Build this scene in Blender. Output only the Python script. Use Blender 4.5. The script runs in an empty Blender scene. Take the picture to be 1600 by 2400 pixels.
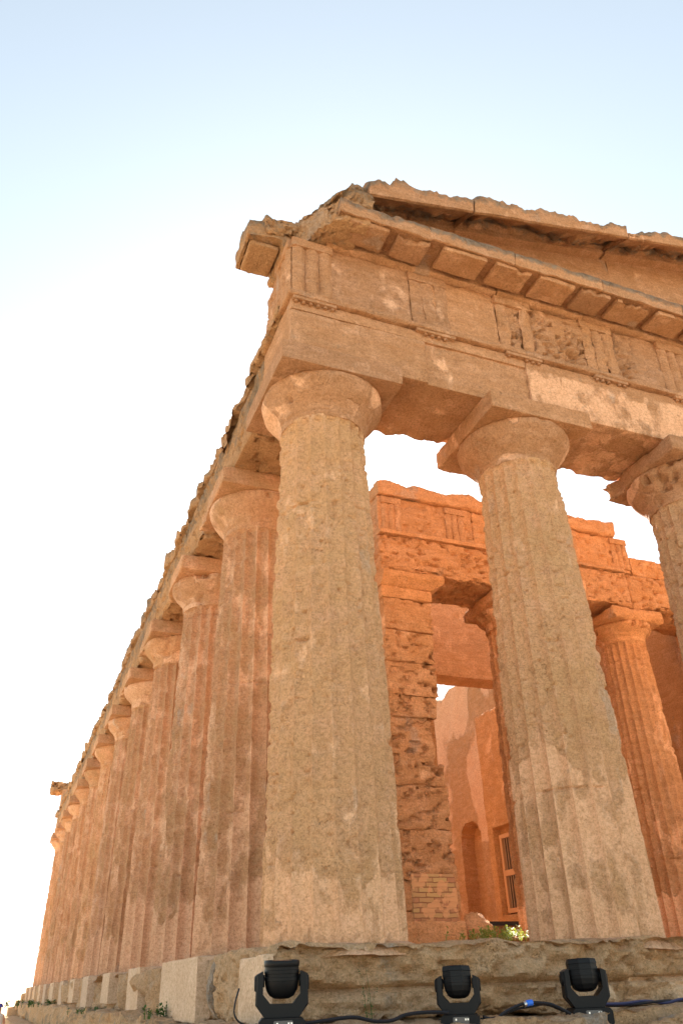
import bpy, math, random
import numpy as np
from mathutils import Vector, Matrix
R = math.radians

# ------------------------------------------------------------------ camera, sky, sun, exposure
scene = bpy.context.scene
col = bpy.data.collections.new("scene"); scene.collection.children.link(col)
cam_d = bpy.data.cameras.new("camera"); cam = bpy.data.objects.new("camera", cam_d); col.objects.link(cam)
yaw, pit, roll, FPX = 0.39230845, 0.53561329, -0.03661967, 1860.02
fw = Vector((math.sin(yaw)*math.cos(pit), math.cos(yaw)*math.cos(pit), math.sin(pit)))
r0 = Vector((math.cos(yaw), -math.sin(yaw), 0)); u0 = r0.cross(fw)
rt = r0*math.cos(roll)+u0*math.sin(roll); up = -r0*math.sin(roll)+u0*math.cos(roll)
mw = Matrix((rt, up, -fw)).transposed().to_4x4(); mw.translation = Vector((-3.0646, -7.9698, -0.29198))
cam.matrix_world = mw
cam_d.sensor_fit = 'VERTICAL'; cam_d.sensor_height = 24; cam_d.lens = 24*FPX/2400
cam_d.clip_start = .05; cam_d.clip_end = 6000
scene.camera = cam
SUN_AZ, SUN_EL = R(23), R(33)
w = bpy.data.worlds.new("World"); scene.world = w; w.use_nodes = True
nt = w.node_tree; bg = nt.nodes['Background']
sky = nt.nodes.new('ShaderNodeTexSky'); sky.sky_type = 'NISHITA'; sky.sun_disc = False
sky.sun_elevation = SUN_EL; sky.sun_rotation = SUN_AZ
sky.air_density = 1.0; sky.dust_density = .3; sky.ozone_density = 1.0
hs = nt.nodes.new('ShaderNodeHueSaturation'); hs.inputs['Saturation'].default_value = .54
nt.links.new(sky.outputs[0], hs.inputs['Color']); tn = nt.nodes.new('ShaderNodeMix'); tn.data_type = 'RGBA'; tn.blend_type = 'MULTIPLY'; tn.inputs[0].default_value = 1; tn.inputs[7].default_value = (1.0, 1.03, .945, 1)
nt.links.new(hs.outputs[0], tn.inputs[6]); nt.links.new(tn.outputs[2], bg.inputs[0]); bg.inputs[1].default_value = 0.070
sl = bpy.data.lights.new("sun", 'SUN'); sl.energy = 5.0; sl.angle = R(0.5); sl.color = (1, .93, .82)
so = bpy.data.objects.new("sun", sl); col.objects.link(so)
sd = Vector((math.sin(SUN_AZ)*math.cos(SUN_EL), math.cos(SUN_AZ)*math.cos(SUN_EL), math.sin(SUN_EL)))
so.rotation_euler = sd.to_track_quat('Z', 'Y').to_euler(); so.location = (20, 60, 40)
vs = scene.view_settings
vs.view_transform = 'Standard'; vs.look = 'None'; vs.gamma = 1; vs.use_curve_mapping = False
vs.exposure = 2.12
try:
    scene.cycles.max_bounces = 12; scene.cycles.diffuse_bounces = 6
    scene.cycles.use_denoising = True
except Exception: pass

# ------------------------------------------------------------------ noise
def _h(i, j, k, s):
    n = (i.astype(np.int64)*374761393 + j.astype(np.int64)*668265263 + k.astype(np.int64)*2147483647 + s*1274126177) & 0xffffffff
    n = ((n ^ (n >> 13))*1274126177) & 0xffffffff
    n = ((n ^ (n >> 15))*2246822519) & 0xffffffff
    n = n ^ (n >> 16)
    return (n & 0xffffff)/float(0xffffff)
def noise(P, sc, s=0):
    if not hasattr(sc, '__len__'): sc = (sc, sc, sc)
    X = P*np.array(sc, float)+s*17.37
    I = np.floor(X).astype(np.int64); F = X-I; F = F*F*F*(F*(F*6-15)+10)
    i, j, k = I.T; a, b, c = F.T
    def L(p, q, t): return p+(q-p)*t
    def g(di, dj, dk): return _h(i+di, j+dj, k+dk, s)
    return L(L(L(g(0,0,0), g(1,0,0), a), L(g(0,1,0), g(1,1,0), a), b),
             L(L(g(0,0,1), g(1,0,1), a), L(g(0,1,1), g(1,1,1), a), b), c)
def fbm(P, sc, s=0, o=4, gain=.5):
    if not hasattr(sc, '__len__'): sc = (sc, sc, sc)
    sc = np.array(sc, float); t = 0; a = 1; n = 0
    for q in range(o):
        t = t+a*noise(P, sc, s+q*7); n += a; a *= gain; sc = sc*2.03
    return t/n
def sstep(a, b, x):
    t = np.clip((x-a)/(b-a), 0, 1); return t*t*(3-2*t)

# ------------------------------------------------------------------ mesh helpers
def mk(name, V, F, mat, parent=None, loc=(0, 0, 0), smooth=True, attrs=None, tris=None):
    me = bpy.data.meshes.new(name)
    V = np.asarray(V, float)-np.array(loc, float)
    me.from_pydata([tuple(v) for v in V], [], [tuple(int(a) for a in f) for f in F])
    if attrs:
        for k, a in attrs.items():
            at = me.attributes.new(k, 'FLOAT', 'POINT'); at.data.foreach_set('value', np.asarray(a, np.float32))
    mats = mat if isinstance(mat, (list, tuple)) else [mat]
    for m in mats: me.materials.append(m)
    if smooth: me.polygons.foreach_set('use_smooth', [True]*len(me.polygons))
    me.update()
    if smooth: me.set_sharp_from_angle(angle=R(42))
    o = bpy.data.objects.new(name, me); col.objects.link(o); o.location = loc
    if parent is not None:
        o.parent = parent
        o.matrix_parent_inverse = Matrix.Identity(4)
        pl = Vector(WL[parent.name]); o.location = Vector(loc)-pl
    WL[o.name] = tuple(loc)
    return o
WL = {}
def empty(name, loc, label, cat, group=None):
    o = bpy.data.objects.new(name, None); col.objects.link(o); o.location = loc; WL[o.name] = tuple(loc)
    o['label'] = label; o['category'] = cat
    if group: o['group'] = group
    return o
def tag(o, label=None, cat=None, group=None, kind=None):
    for k, v in (('label', label), ('category', cat), ('group', group), ('kind', kind)):
        if v: o[k] = v
    return o

def boxgrid(x0, x1, y0, y1, z0, z1, res):
    if not hasattr(res, '__len__'): res = (res,)*3
    n = [max(1, int(round((b-a)/r))) for (a, b), r in zip(((x0, x1), (y0, y1), (z0, z1)), res)]
    nx, ny, nz = n
    m = np.zeros((nx+1, ny+1, nz+1), bool); m[[0, -1]] = 1; m[:, [0, -1]] = 1; m[:, :, [0, -1]] = 1
    idx = -np.ones(m.shape, np.int64); ii = np.argwhere(m); idx[m] = np.arange(len(ii))
    V = np.stack([x0+(x1-x0)*ii[:, 0]/nx, y0+(y1-y0)*ii[:, 1]/ny, z0+(z1-z0)*ii[:, 2]/nz], 1)
    def q(S, flip):
        a, b, c, d = S[:-1, :-1].ravel(), S[1:, :-1].ravel(), S[1:, 1:].ravel(), S[:-1, 1:].ravel()
        f = np.stack([a, b, c, d], 1); return f[:, ::-1] if flip else f
    F = np.concatenate([q(idx[0], True), q(idx[-1], False), q(idx[:, 0], False), q(idx[:, -1], True), q(idx[:, :, 0], True), q(idx[:, :, -1], False)])
    N = np.stack([(ii[:, 0] == nx)*1.-(ii[:, 0] == 0), (ii[:, 1] == ny)*1.-(ii[:, 1] == 0), (ii[:, 2] == nz)*1.-(ii[:, 2] == 0)], 1)
    return V, F, N
def wear(V, N, lo, hi, edge, amp, seed, rough=.5, strata=1.0, fine=1.0):
    """rounded / chipped edges and eroded faces, all driven by world-space noise"""
    lo = np.array(lo); hi = np.array(hi); c = (lo+hi)/2
    e = edge*(.25+2.6*np.maximum(0, fbm(V, 1.9, seed+3, 4)-.42)+1.2*np.maximum(0, fbm(V, 7, seed+4, 3)-.5)*2)
    e = np.minimum(e, (hi-lo).min()*.48)[:, None]
    q = np.clip(V, lo+e, hi-e); d = V-q; l = np.linalg.norm(d, axis=1)[:, None]
    V2 = np.where(l > 1e-6, q+d*np.minimum(1, e/np.maximum(l, 1e-6)), V)
    n = N/np.maximum(np.linalg.norm(N, axis=1)[:, None], 1e-6)
    a = fbm(V, (2.2, 2.2, 2.2*strata), seed+11, 5, .55)-.5
    p = np.maximum(0, fbm(V, (9*fine, 9*fine, 15*fine), seed+12, 3)-.56)*2.2
    return V2+n*(a*2*amp-p*amp*rough*2)[:, None]
def rbox(b, res=.05, edge=.03, amp=.012, seed=0, rough=.5, strata=1.0, post=None, fine=1.0):
    x0, x1, y0, y1, z0, z1 = b
    V, F, N = boxgrid(*b, res)
    V0 = V.copy()
    V = wear(V, N, (x0, y0, z0), (x1, y1, z1), edge, amp, seed, rough, strata, fine)
    if post: V = post(V0, V, N)
    return V, F
class Acc:
    def __init__(s): s.V = []; s.F = []; s.n = 0; s.A = []
    def add(s, V, F, a=None):
        F = [[int(i)+s.n for i in f] for f in F] if not isinstance(F, np.ndarray) else (F+s.n).tolist()
        s.V.append(np.asarray(V, float)); s.F += F; s.n += len(V); return s
    def box(s, b, **k): V, F = rbox(b, **k); return s.add(V, F)
    def build(s, name, mat, parent=None, loc=None, **k):
        V = np.concatenate(s.V)
        if loc is None: loc = tuple(((V.min(0)+V.max(0))/2).round(3))
        return mk(name, V, s.F, mat, parent, loc, **k)
def prof_extrude(P, a0, a1, res, fn, pres=None):
    """closed profile P (list of 2d) swept from a0 to a1; fn(a, p) -> xyz. subdivides the profile to pres"""
    pres = pres or res; pts = []
    for i in range(len(P)):
        p, q = np.array(P[i], float), np.array(P[(i+1) % len(P)], float)
        n = max(1, int(round(np.linalg.norm(q-p)/pres)))
        for k in range(n): pts.append(p+(q-p)*k/n)
    pts = np.array(pts); m = len(pts); n = max(1, int(round(abs(a1-a0)/res)))
    V = []
    for i in range(n+1):
        a = a0+(a1-a0)*i/n
        V.append(fn(np.full(m, a), pts))
    V = np.concatenate(V)
    F = [[i*m+j, i*m+(j+1) % m, (i+1)*m+(j+1) % m, (i+1)*m+j] for i in range(n) for j in range(m)]
    # caps: fan rings towards the centre
    for i, fl in ((0, 1), (n, 0)):
        ring = list(range(i*m, i*m+m)); c = V[ring].mean(0); prev = ring
        for t in (.66, .33):
            b = len(V); V = np.concatenate([V, c+(V[ring]-c)*t]); cur = list(range(b, b+m))
            for j in range(m):
                f = [prev[j], prev[(j+1) % m], cur[(j+1) % m], cur[j]]; F.append(f if fl else f[::-1])
            prev = cur
        V = np.concatenate([V, [c]]); k = len(V)-1
        for j in range(m):
            f = [prev[j], prev[(j+1) % m], k]; F.append(f if fl else f[::-1])
    return V, F
def erode(V, F, amp, seed, sc=2.2, gouge=.0, iso=(1, 1, 1)):
    """push every vertex by a smooth 3d noise vector, plus sharper small scale bites"""
    D = np.stack([fbm(V, sc, seed+31*k, 5, .58)-.5 for k in range(3)], 1)*2*amp*np.array(iso)
    if gouge:
        c = V.mean(0)
        g = np.maximum(0, fbm(V, sc*1.7, seed+9, 4)-.52)*gouge*4
        G = np.stack([noise(V, sc*3, seed+5+k)-.5 for k in range(3)], 1)
        D = D+G*g[:, None]
    return V+D
def lathe(prof, n, cx, cy):
    V = []; F = []
    for r, z in prof:
        for k in range(n):
            a = 2*math.pi*k/n; V.append((cx+r*math.cos(a), cy+r*math.sin(a), z))
    for i in range(len(prof)-1):
        for k in range(n):
            F.append([i*n+k, i*n+(k+1) % n, (i+1)*n+(k+1) % n, (i+1)*n+k])
    F.append(list(range(n))[::-1]); F.append([(len(prof)-1)*n+k for k in range(n)])
    return np.array(V, float), F
def tube(pts, rad, n=8, sub=5):
    P = [Vector(p) for p in pts]; S = []
    for i in range(len(P)-1):
        a, b, c, d = P[max(i-1, 0)], P[i], P[i+1], P[min(i+2, len(P)-1)]
        for k in range(sub):
            t = k/sub
            S.append(.5*((2*b)+(c-a)*t+(2*a-5*b+4*c-d)*t*t+(3*b-a-3*c+d)*t**3))
    S.append(P[-1]); V = []; F = []
    for i, p in enumerate(S):
        T = (S[min(i+1, len(S)-1)]-S[max(i-1, 0)]).normalized()
        A = T.cross(Vector((0.03, .02, 1))).normalized(); B = T.cross(A)
        for k in range(n):
            an = 2*math.pi*k/n; V.append(p+(A*math.cos(an)+B*math.sin(an))*rad)
    for i in range(len(S)-1):
        for k in range(n): F.append([i*n+k, i*n+(k+1) % n, (i+1)*n+(k+1) % n, (i+1)*n+k])
    F.append(list(range(n))); F.append([(len(S)-1)*n+k for k in range(n)][::-1])
    return np.array([tuple(v) for v in V]), F

# ------------------------------------------------------------------ materials
def newmat(name):
    m = bpy.data.materials.new(name); m.use_nodes = True; t = m.node_tree
    return m, t, t.nodes['Principled BSDF']
def plain(name, c, rough=.5, metal=0, emit=None):
    m, t, b = newmat(name); b.inputs['Base Color'].default_value = (*c, 1); b.inputs['Roughness'].default_value = rough
    b.inputs['Metallic'].default_value = metal
    if max(c) < .02: b.inputs['Specular IOR Level'].default_value = .25
    if emit: b.inputs['Emission Color'].default_value = (*emit, 1); b.inputs['Emission Strength'].default_value = 1.0
    return m
def stone(name, A, B, C, plaster=(.60, .44, .32), grey=(.46, .41, .36), pl_bias=0., grey_amt=.15, pit=1.0, lichen=.0, bump=1.0, strata=.5, psc=1.35, pmix=.7):
    m, t, b = newmat(name); N = t.nodes; L = t.links
    tc = N.new('ShaderNodeTexCoord'); oi = N.new('ShaderNodeObjectInfo')
    off = N.new('ShaderNodeVectorMath'); off.operation = 'SCALE'; off.inputs['Scale'].default_value = 37.
    cv = N.new('ShaderNodeCombineXYZ'); L.new(oi.outputs['Random'], cv.inputs[0]); L.new(oi.outputs['Random'], cv.inputs[1]); L.new(oi.outputs['Random'], cv.inputs[2])
    L.new(cv.outputs[0], off.inputs[0])
    ad = N.new('ShaderNodeVectorMath'); ad.operation = 'ADD'; L.new(tc.outputs['Object'], ad.inputs[0]); L.new(off.outputs[0], ad.inputs[1])
    co = ad.outputs[0]
    def noi(s, d=6, r=.6, sc=None, dist=0):
        n = N.new('ShaderNodeTexNoise'); n.inputs['Scale'].default_value = s; n.inputs['Detail'].default_value = d
        n.inputs['Roughness'].default_value = r; n.inputs['Distortion'].default_value = dist
        if sc:
            mp = N.new('ShaderNodeMapping'); mp.inputs['Scale'].default_value = sc; L.new(co, mp.inputs[0]); L.new(mp.outputs[0], n.inputs[0])
        else: L.new(co, n.inputs[0])
        return n.outputs['Fac']
    def rng(v, a, c, lo=0., hi=1.):
        r = N.new('ShaderNodeMapRange'); r.clamp = True; L.new(v, r.inputs[0])
        for i, x in ((1, a), (2, c), (3, lo), (4, hi)): r.inputs[i].default_value = x
        return r.outputs[0]
    def mth(op, x, y):
        n = N.new('ShaderNodeMath'); n.operation = op
        for i, v in enumerate((x, y)):
            if isinstance(v, (int, float)): n.inputs[i].default_value = v
            else: L.new(v, n.inputs[i])
        n.use_clamp = False
        return n.outputs[0]
    def mix(f, x, y, bt='MIX'):
        n = N.new('ShaderNodeMix'); n.data_type = 'RGBA'; n.blend_type = bt
        if isinstance(f, (int, float)): n.inputs[0].default_value = f
        else: L.new(f, n.inputs[0])
        for i, v in ((6, x), (7, y)):
            if isinstance(v, tuple): n.inputs[i].default_value = (*v, 1)
            else: L.new(v, n.inputs[i])
        return n.outputs[2]
    at = N.new('ShaderNodeAttribute'); at.attribute_name = 'plaster'
    ad_ = N.new('ShaderNodeAttribute'); ad_.attribute_name = 'dark'
    big = noi(.9, 5, .6); mid = noi(3.1, 8, .68); st = noi(2.2, 6, .6, (1, 1, 4.5)); fine = noi(26, 5, .82); vf = noi(62, 2, .6); lam = noi(7, 6, .75, (1, 1, 5))
    c = mix(rng(big, .40, .60), A, B)
    c = mix(rng(mid, .45, .68), c, C)
    c = mix(rng(st, .40, .72, 0, strata), c, (A[0]*.80, A[1]*.74, A[2]*.64))
    # paler mortar / plaster skin with a crisp ragged outline
    pn = noi(psc, 9, .62, (1.2, 1.2, .8), .35)
    pm = rng(mth('ADD', mth('ADD', pn, pl_bias), mth('MULTIPLY', at.outputs['Fac'], .6)), .565, .655)
    plc = mix(rng(noi(2.1, 5, .6), .4, .62), plaster, (plaster[0]*.90, plaster[1]*.85, plaster[2]*.82))
    c = mix(mth('MULTIPLY', pm, pmix), c, plc)
    gm = rng(noi(.8, 7, .6, (1, 1, .6)), .66-grey_amt*.1, .70-grey_amt*.1)
    c = mix(mth('MULTIPLY', gm, min(1, grey_amt*3)), c, grey)
    # speckle: pore shading painted as dark and pale specks, plus strata streaks
    c = mix(rng(fine, .36, .56, .62, 0), c, (A[0]*.50, A[1]*.42, A[2]*.32))
    c = mix(rng(lam, .30, .47, .55, 0), c, (A[0]*.55, A[1]*.48, A[2]*.40))
    c = mix(rng(vf, .30, .44, .5, 0), c, (A[0]*.42, A[1]*.36, A[2]*.28))
    c = mix(rng(vf, .56, .70, 0, .45), c, (min(1, B[0]*1.30), min(1, B[1]*1.36), min(1, B[2]*1.5)))
    # pits
    vo = N.new('ShaderNodeTexVoronoi'); vo.inputs['Scale'].default_value = 34; 
    wv = N.new('ShaderNodeVectorMath'); wv.operation = 'ADD'; wn = N.new('ShaderNodeTexNoise'); wn.inputs['Scale'].default_value = 14; L.new(co, wn.inputs[0])
    ws = N.new('ShaderNodeVectorMath'); ws.operation = 'SCALE'; ws.inputs['Scale'].default_value = .09; L.new(wn.outputs['Color'], ws.inputs[0]); L.new(co, wv.inputs[0]); L.new(ws.outputs[0], wv.inputs[1])
    L.new(wv.outputs[0], vo.inputs['Vector'])
    pmask = rng(noi(3.0, 6, .7), .50, .66)
    pits = mth('MULTIPLY', rng(vo.outputs['Distance'], .16, .36, 1, 0), mth('MULTIPLY', pmask, mth('SUBTRACT', 1, mth('MULTIPLY', pm, .8))))
    pits = mth('MULTIPLY', pits, pit)
    c = mix(mth('MULTIPLY', pits, .34), c, (A[0]*.36, A[1]*.27, A[2]*.18))
    # black-grey lichen crust where flagged, and a general trace
    ln = noi(2.6, 8, .72); l2 = noi(11, 5, .7)
    lm = rng(mth('ADD', mth('ADD', mth('MULTIPLY', ln, .6), mth('MULTIPLY', l2, .4)), mth('ADD', mth('MULTIPLY', ad_.outputs['Fac'], .24), lichen)), .60, .74)
    c = mix(mth('MULTIPLY', lm, .82), c, mix(rng(l2, .4, .6), (.085, .072, .055), (.24, .21, .17)))
    rv = N.new('ShaderNodeValToRGB'); L.new(oi.outputs['Random'], rv.inputs[0])
    rv.color_ramp.elements[0].color = (1.04, 1.03, 1.05, 1); rv.color_ramp.elements[1].color = (1.24, 1.20, 1.15, 1)
    c = mix(1.0, c, rv.outputs[0], 'MULTIPLY')
    L.new(c, b.inputs['Base Color']); b.inputs['Roughness'].default_value = .95
    b.inputs['Specular IOR Level'].default_value = .12
    h = mth('ADD', mth('MULTIPLY', mid, .9), mth('ADD', mth('MULTIPLY', fine, .75), mth('MULTIPLY', vf, .10)))
    h = mth('ADD', h, mth('ADD', mth('MULTIPLY', st, .5), mth('MULTIPLY', lam, .5)))
    h = mth('MULTIPLY', h, mth('SUBTRACT', 1, mth('MULTIPLY', pm, .78)))
    h = mth('ADD', h, mth('MULTIPLY', pm, .62))
    h = mth('SUBTRACT', h, mth('MULTIPLY', pits, .5))
    bp = N.new('ShaderNodeBump'); bp.inputs['Strength'].default_value = min(1, .9*bump); bp.inputs['Distance'].default_value = .045*bump
    L.new(h, bp.inputs['Height']); L.new(bp.outputs[0], b.inputs['Normal'])
    return m
M_ochre = stone('ochre_porous_stone', (.67, .415, .240), (.60, .380, .210), (.69, .43, .275), plaster=(.66, .44, .30), pit=1, strata=.40, pl_bias=-.02, psc=2.6, pmix=.62)
M_flank = stone('pink_ochre_stone', (.61, .345, .200), (.50, .315, .175), (.68, .40, .255), plaster=(.71, .47, .33), grey=(.50, .42, .35), grey_amt=.26, pl_bias=.015, strata=.5, psc=2.0, pmix=.6)
M_ent = stone('entablature_stone', (.64, .365, .210), (.53, .305, .17), (.70, .42, .265), plaster=(.76, .49, .33), pit=1.0, strata=1.0, lichen=.0, pl_bias=-.02, psc=2.0, bump=1.15)
M_rough = stone('weathered_roof_stone', (.56, .335, .185), (.48, .295, .16), (.62, .39, .22), pit=1.2, lichen=.04, strata=.6, bump=1.3, pl_bias=-.08)
M_inner = stone('bounce_lit_inner_stone', (.76, .425, .225), (.62, .335, .165), (.80, .47, .27), plaster=(.82, .52, .33), pit=1.2, strata=1.1, bump=1.3, pl_bias=-.02, psc=2.2, lichen=.005)  # brighter copy of the stone, orange bounce light put into its colour
M_cella = stone('brown_cella_stone', (.60, .335, .165), (.52, .29, .14), (.66, .39, .21), plaster=(.70, .45, .29), pit=1.2, strata=1.0, bump=1.3, pl_bias=-.01)
M_base = stone('grey_brown_bedrock', (.70, .485, .30), (.70, .45, .25), (.64, .48, .33), grey=(.46, .40, .33), grey_amt=.35, pit=1.3, strata=.35, bump=1.6, lichen=-.035, plaster=(.50, .39, .28), pl_bias=-.02)
M_plinth = stone('pale_plaster', (.56, .42, .30), (.50, .37, .26), (.60, .46, .34), plaster=(.60, .47, .36), pit=.25, strata=.2, bump=.35, lichen=-.02, grey_amt=.3)
M_ground = stone('dusty_ground', (.54, .42, .28), (.50, .39, .26), (.58, .46, .32), pit=.5, bump=.8, plaster=(.5, .42, .31))
def mat_brick():
    m, t, b = newmat('old_brick'); N = t.nodes; L = t.links
    tc = N.new('ShaderNodeTexCoord'); mp = N.new('ShaderNodeMapping'); mp.inputs['Rotation'].default_value = (R(90), 0, 0)
    nz = N.new('ShaderNodeTexNoise'); nz.inputs['Scale'].default_value = 9; L.new(tc.outputs['Object'], nz.inputs[0])
    sc = N.new('ShaderNodeVectorMath'); sc.operation = 'SCALE'; sc.inputs['Scale'].default_value = .03; L.new(nz.outputs['Color'], sc.inputs[0])
    ad = N.new('ShaderNodeVectorMath'); L.new(tc.outputs['Object'], ad.inputs[0]); L.new(sc.outputs[0], ad.inputs[1]); L.new(ad.outputs[0], mp.inputs[0])
    br = N.new('ShaderNodeTexBrick'); L.new(mp.outputs[0], br.inputs['Vector']); br.inputs['Scale'].default_value = 1
    br.inputs['Brick Width'].default_value = .27; br.inputs['Row Height'].default_value = .075; br.inputs['Mortar Size'].default_value = .008
    br.inputs['Color1'].default_value = (.42, .19, .10, 1); br.inputs['Color2'].default_value = (.50, .33, .14, 1); br.inputs['Mortar'].default_value = (.30, .14, .07, 1)
    n2 = N.new('ShaderNodeTexNoise'); n2.inputs['Scale'].default_value = 4.5; n2.inputs['Detail'].default_value = 8; L.new(tc.outputs['Object'], n2.inputs[0])
    rm = N.new('ShaderNodeMapRange'); rm.inputs[1].default_value = .50; rm.inputs[2].default_value = .54; L.new(n2.outputs['Fac'], rm.inputs[0])
    mx = N.new('ShaderNodeMix'); mx.data_type = 'RGBA'; L.new(rm.outputs[0], mx.inputs[0]); L.new(br.outputs['Color'], mx.inputs[6]); mx.inputs[7].default_value = (.62, .33, .16, 1)
    L.new(mx.outputs[2], b.inputs['Base Color']); b.inputs['Roughness'].default_value = .95
    bp = N.new('ShaderNodeBump'); bp.invert = True; bp.inputs['Distance'].default_value = .02; L.new(br.outputs['Fac'], bp.inputs['Height']); L.new(bp.outputs[0], b.inputs['Normal'])
    return m
M_brick = mat_brick()
M_black = plain('black_plastic_housing', (.004, .0045, .006), .5)
M_black2 = plain('black_ribbed_metal', (.006, .0065, .008), .6)
M_lens = plain('dark_lens_glass', (.02, .022, .03), .08)
M_cable = plain('black_rubber_cable', (.012, .012, .016), .45)
M_cableb = plain('dark_blue_cable', (.015, .02, .075), .4)
M_blue = plain('blue_plastic_plug', (.02, .16, .75), .3)
M_silver = plain('silver_metal', (.6, .62, .65), .3, 1)
M_dark = plain('dark_bar_and_trunk', (.035, .028, .025), .6, .4)
M_panel = plain('grey_display_panel', (.06, .065, .075), .25)
def leafm(name, c):
    m, t, b = newmat(name); b.inputs['Base Color'].default_value = (*c, 1); b.inputs['Roughness'].default_value = .6
    b.inputs['Subsurface Weight'].default_value = 0
    tr = t.nodes.new('ShaderNodeBsdfTranslucent'); tr.inputs[0].default_value = (c[0]*1.4, c[1]*1.4, c[2], 1)
    ms = t.nodes.new('ShaderNodeMixShader'); ms.inputs[0].default_value = .4
    t.links.new(b.outputs[0], ms.inputs[1]); t.links.new(tr.outputs[0], ms.inputs[2]); t.links.new(ms.outputs[0], t.nodes['Material Output'].inputs[0])
    return m
M_leaf = leafm('weed_leaf', (.07, .13, .035)); M_leafb = leafm('dry_grass_leaf', (.26, .30, .07)); M_far = leafm('distant_leaf', (.10, .13, .06))

# ------------------------------------------------------------------ temple
H = 6.71; W2 = .828; HA = 6.416; R0 = .7056; R1 = .563; HN = 5.90
XS = [0, 3.0, 6.1, 9.3, 12.4, 15.4]
YS = [0, 3.0, 6.1]+[6.1+3.2*i for i in range(1, 8)]+[31.7, 34.8, 37.8]
temple = empty('temple', (0, 0, 0), 'ruined ochre stone Doric temple with fluted columns and a broken pediment', 'temple')

def column(cx, cy, seed, mat, fine, style, base=0., top=HN, r0=R0, r1=R1, htop=H, w2=W2, nfl=20, abx=.05, label=None, fdep=.075, cm=None):
    cm = cm or mat
    """fluted tapering shaft > capital, abacus. style = (plaster_to_z, erosion)"""
    spf, dz = fine; n = nfl*spf; nz = int((top-base)/dz)
    pz, er = style
    th = np.arange(n)*2*np.pi/n; zz = np.linspace(base, top, nz+1)
    T, Z = np.meshgrid(th, zz); T = T.ravel(); Z = Z.ravel()
    u = (Z-base)/(top-base)
    rad = r0+(r1-r0)*u+.012*np.sin(np.pi*u)
    S = np.stack([cx+rad*np.cos(T), cy+rad*np.sin(T), Z], 1)
    ph = (T*nfl/(2*np.pi)) % 1.0
    fl = np.sin(np.pi*ph)**.8*fdep*rad/.7
    wob = fbm(S, (1.4, 1.4, 1.0), seed, 4)
    low = base+pz+.75*(fbm(S, (2.2, 2.2, 1.5), seed+8, 5, .62)-.52)*2*min(1, pz)
    P = 1-sstep(-.03, .04, Z-low)
    E = sstep(.44-.14*er, .60-.10*er, wob+.12*(fbm(S, 6, seed+2, 3)-.5))*er*(1-P)
    micro = (fbm(S, (7, 7, 10), seed+5, 4, .6)-.5)
    arr = (1-np.sin(np.pi*ph))**3
    chip = np.maximum(0, fbm(S, (5, 5, 7), seed+77, 3)-.54)*.16*arr*(1-.8*P)
    fl = fl*sstep(top-.015, top-.085, Z)
    d = fl*(1-.38*E)+E*.020+(.25+.75*(1-P))*micro*(.018+.014*E)+chip
    pitn = np.maximum(0, fbm(S, (16, 16, 24), seed+21, 2)-.62)*(1-P)*(.4+E)*.16
    d = d+pitn
    # drum joints
    rng = random.Random(seed); zs = base
    while zs < top-1.2:
        zs += rng.uniform(1.25, 1.75)
        zj = zs+.015*(fbm(S, 5, seed+int(zs*10), 2)-.5)*2
        g = np.exp(-((Z-zj)/.014)**2)*sstep(.36, .56, noise(S, 3, seed+int(zs*7)))
        d = d+g*.032
    V = np.stack([cx+(rad-d)*np.cos(T), cy+(rad-d)*np.sin(T), Z], 1)
    i = np.arange(nz)[:, None]*n; k = np.arange(n)[None]; k2 = (k+1) % n
    F = np.stack([i+k, i+k2, i+n+k2, i+n+k], 2).reshape(-1, 4).tolist()
    F.append(list(range(n))[::-1]); F.append([nz*n+q for q in range(n)])
    Ps = 1-sstep(-.30, .12, Z-low)
    attr = Ps*(.20+.22*noise(S, 2, seed))+.12*(1-E)*(wob > .5)+.16*arr*(1-E)
    c = mk('column', V, F, mat, temple, (cx, cy, base), attrs={'plaster': attr})
    if label: c['label'] = label
    nn = max(48, n//2)
    hh = htop-top
    pr = [(-.03, r1*.80), (-.03, r1-.004), (.0, r1+.001), (.04, r1+.006), (.06, r1+.004), (.07, r1+.012), (.115, r1+.022)]
    k = (w2-.018-r1)-.022
    for a in np.linspace(0, 1, 12)[1:]:
        pr.append((.115+a*(hh-.294-.16), r1+.022+k*math.sin(a*math.pi/2)**1.45))
    pr += [(hh-.294-.012, r1+.022+k*.99), (hh-.290, r1+.022+k*.92), (hh-.290, r1*.5)]
    ca, cb = [(r, top+z) for z, r in pr], None
    V, F = lathe(ca, nn*2 if spf > 6 else nn, cx, cy)
    Nn = V-np.array([cx, cy, 0]); Nn[:, 2] = 0; Nn /= np.maximum(np.linalg.norm(Nn, axis=1), 1e-6)[:, None]
    dd = (fbm(V, 3.5, seed+40, 5, .6)-.5)*(.05 if cy < 1 else .08)+np.maximum(0, fbm(V, 5, seed+41, 3)-.60)*.35*abx/.05
    V = V-Nn*dd[:, None]
    if seed == 101:
        hc = np.array([cx+.70*math.cos(R(-148)), cy+.70*math.sin(R(-148)), 6.13]); V = V-Nn*(np.exp(-(np.linalg.norm(V-hc, axis=1)/.045)**4)*.12)[:, None]
    mk('capital', V, F, cm, c, (cx, cy, top), attrs={'plaster': .28*(noise(V, 2.1, seed+3) > .5)})
    V, F = rbox((cx-w2, cx+w2, cy-w2, cy+w2, htop-.294, htop-.002), res=.032 if spf > 6 else .09, edge=abx, amp=.010, seed=seed+50)
    if abx > .02 and spf > 6:
        k = sstep(.1, .9, (V[:, 1]-cy)/w2)*sstep(-.2, -.9, (V[:, 0]-cx)/w2); q = fbm(V, 2.6, seed+61, 5, .6)
        V[:, 0] += k*np.maximum(0, q-.40)*.9*abx/.05*.5; V[:, 2] += k*(q-.5)*.12
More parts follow.
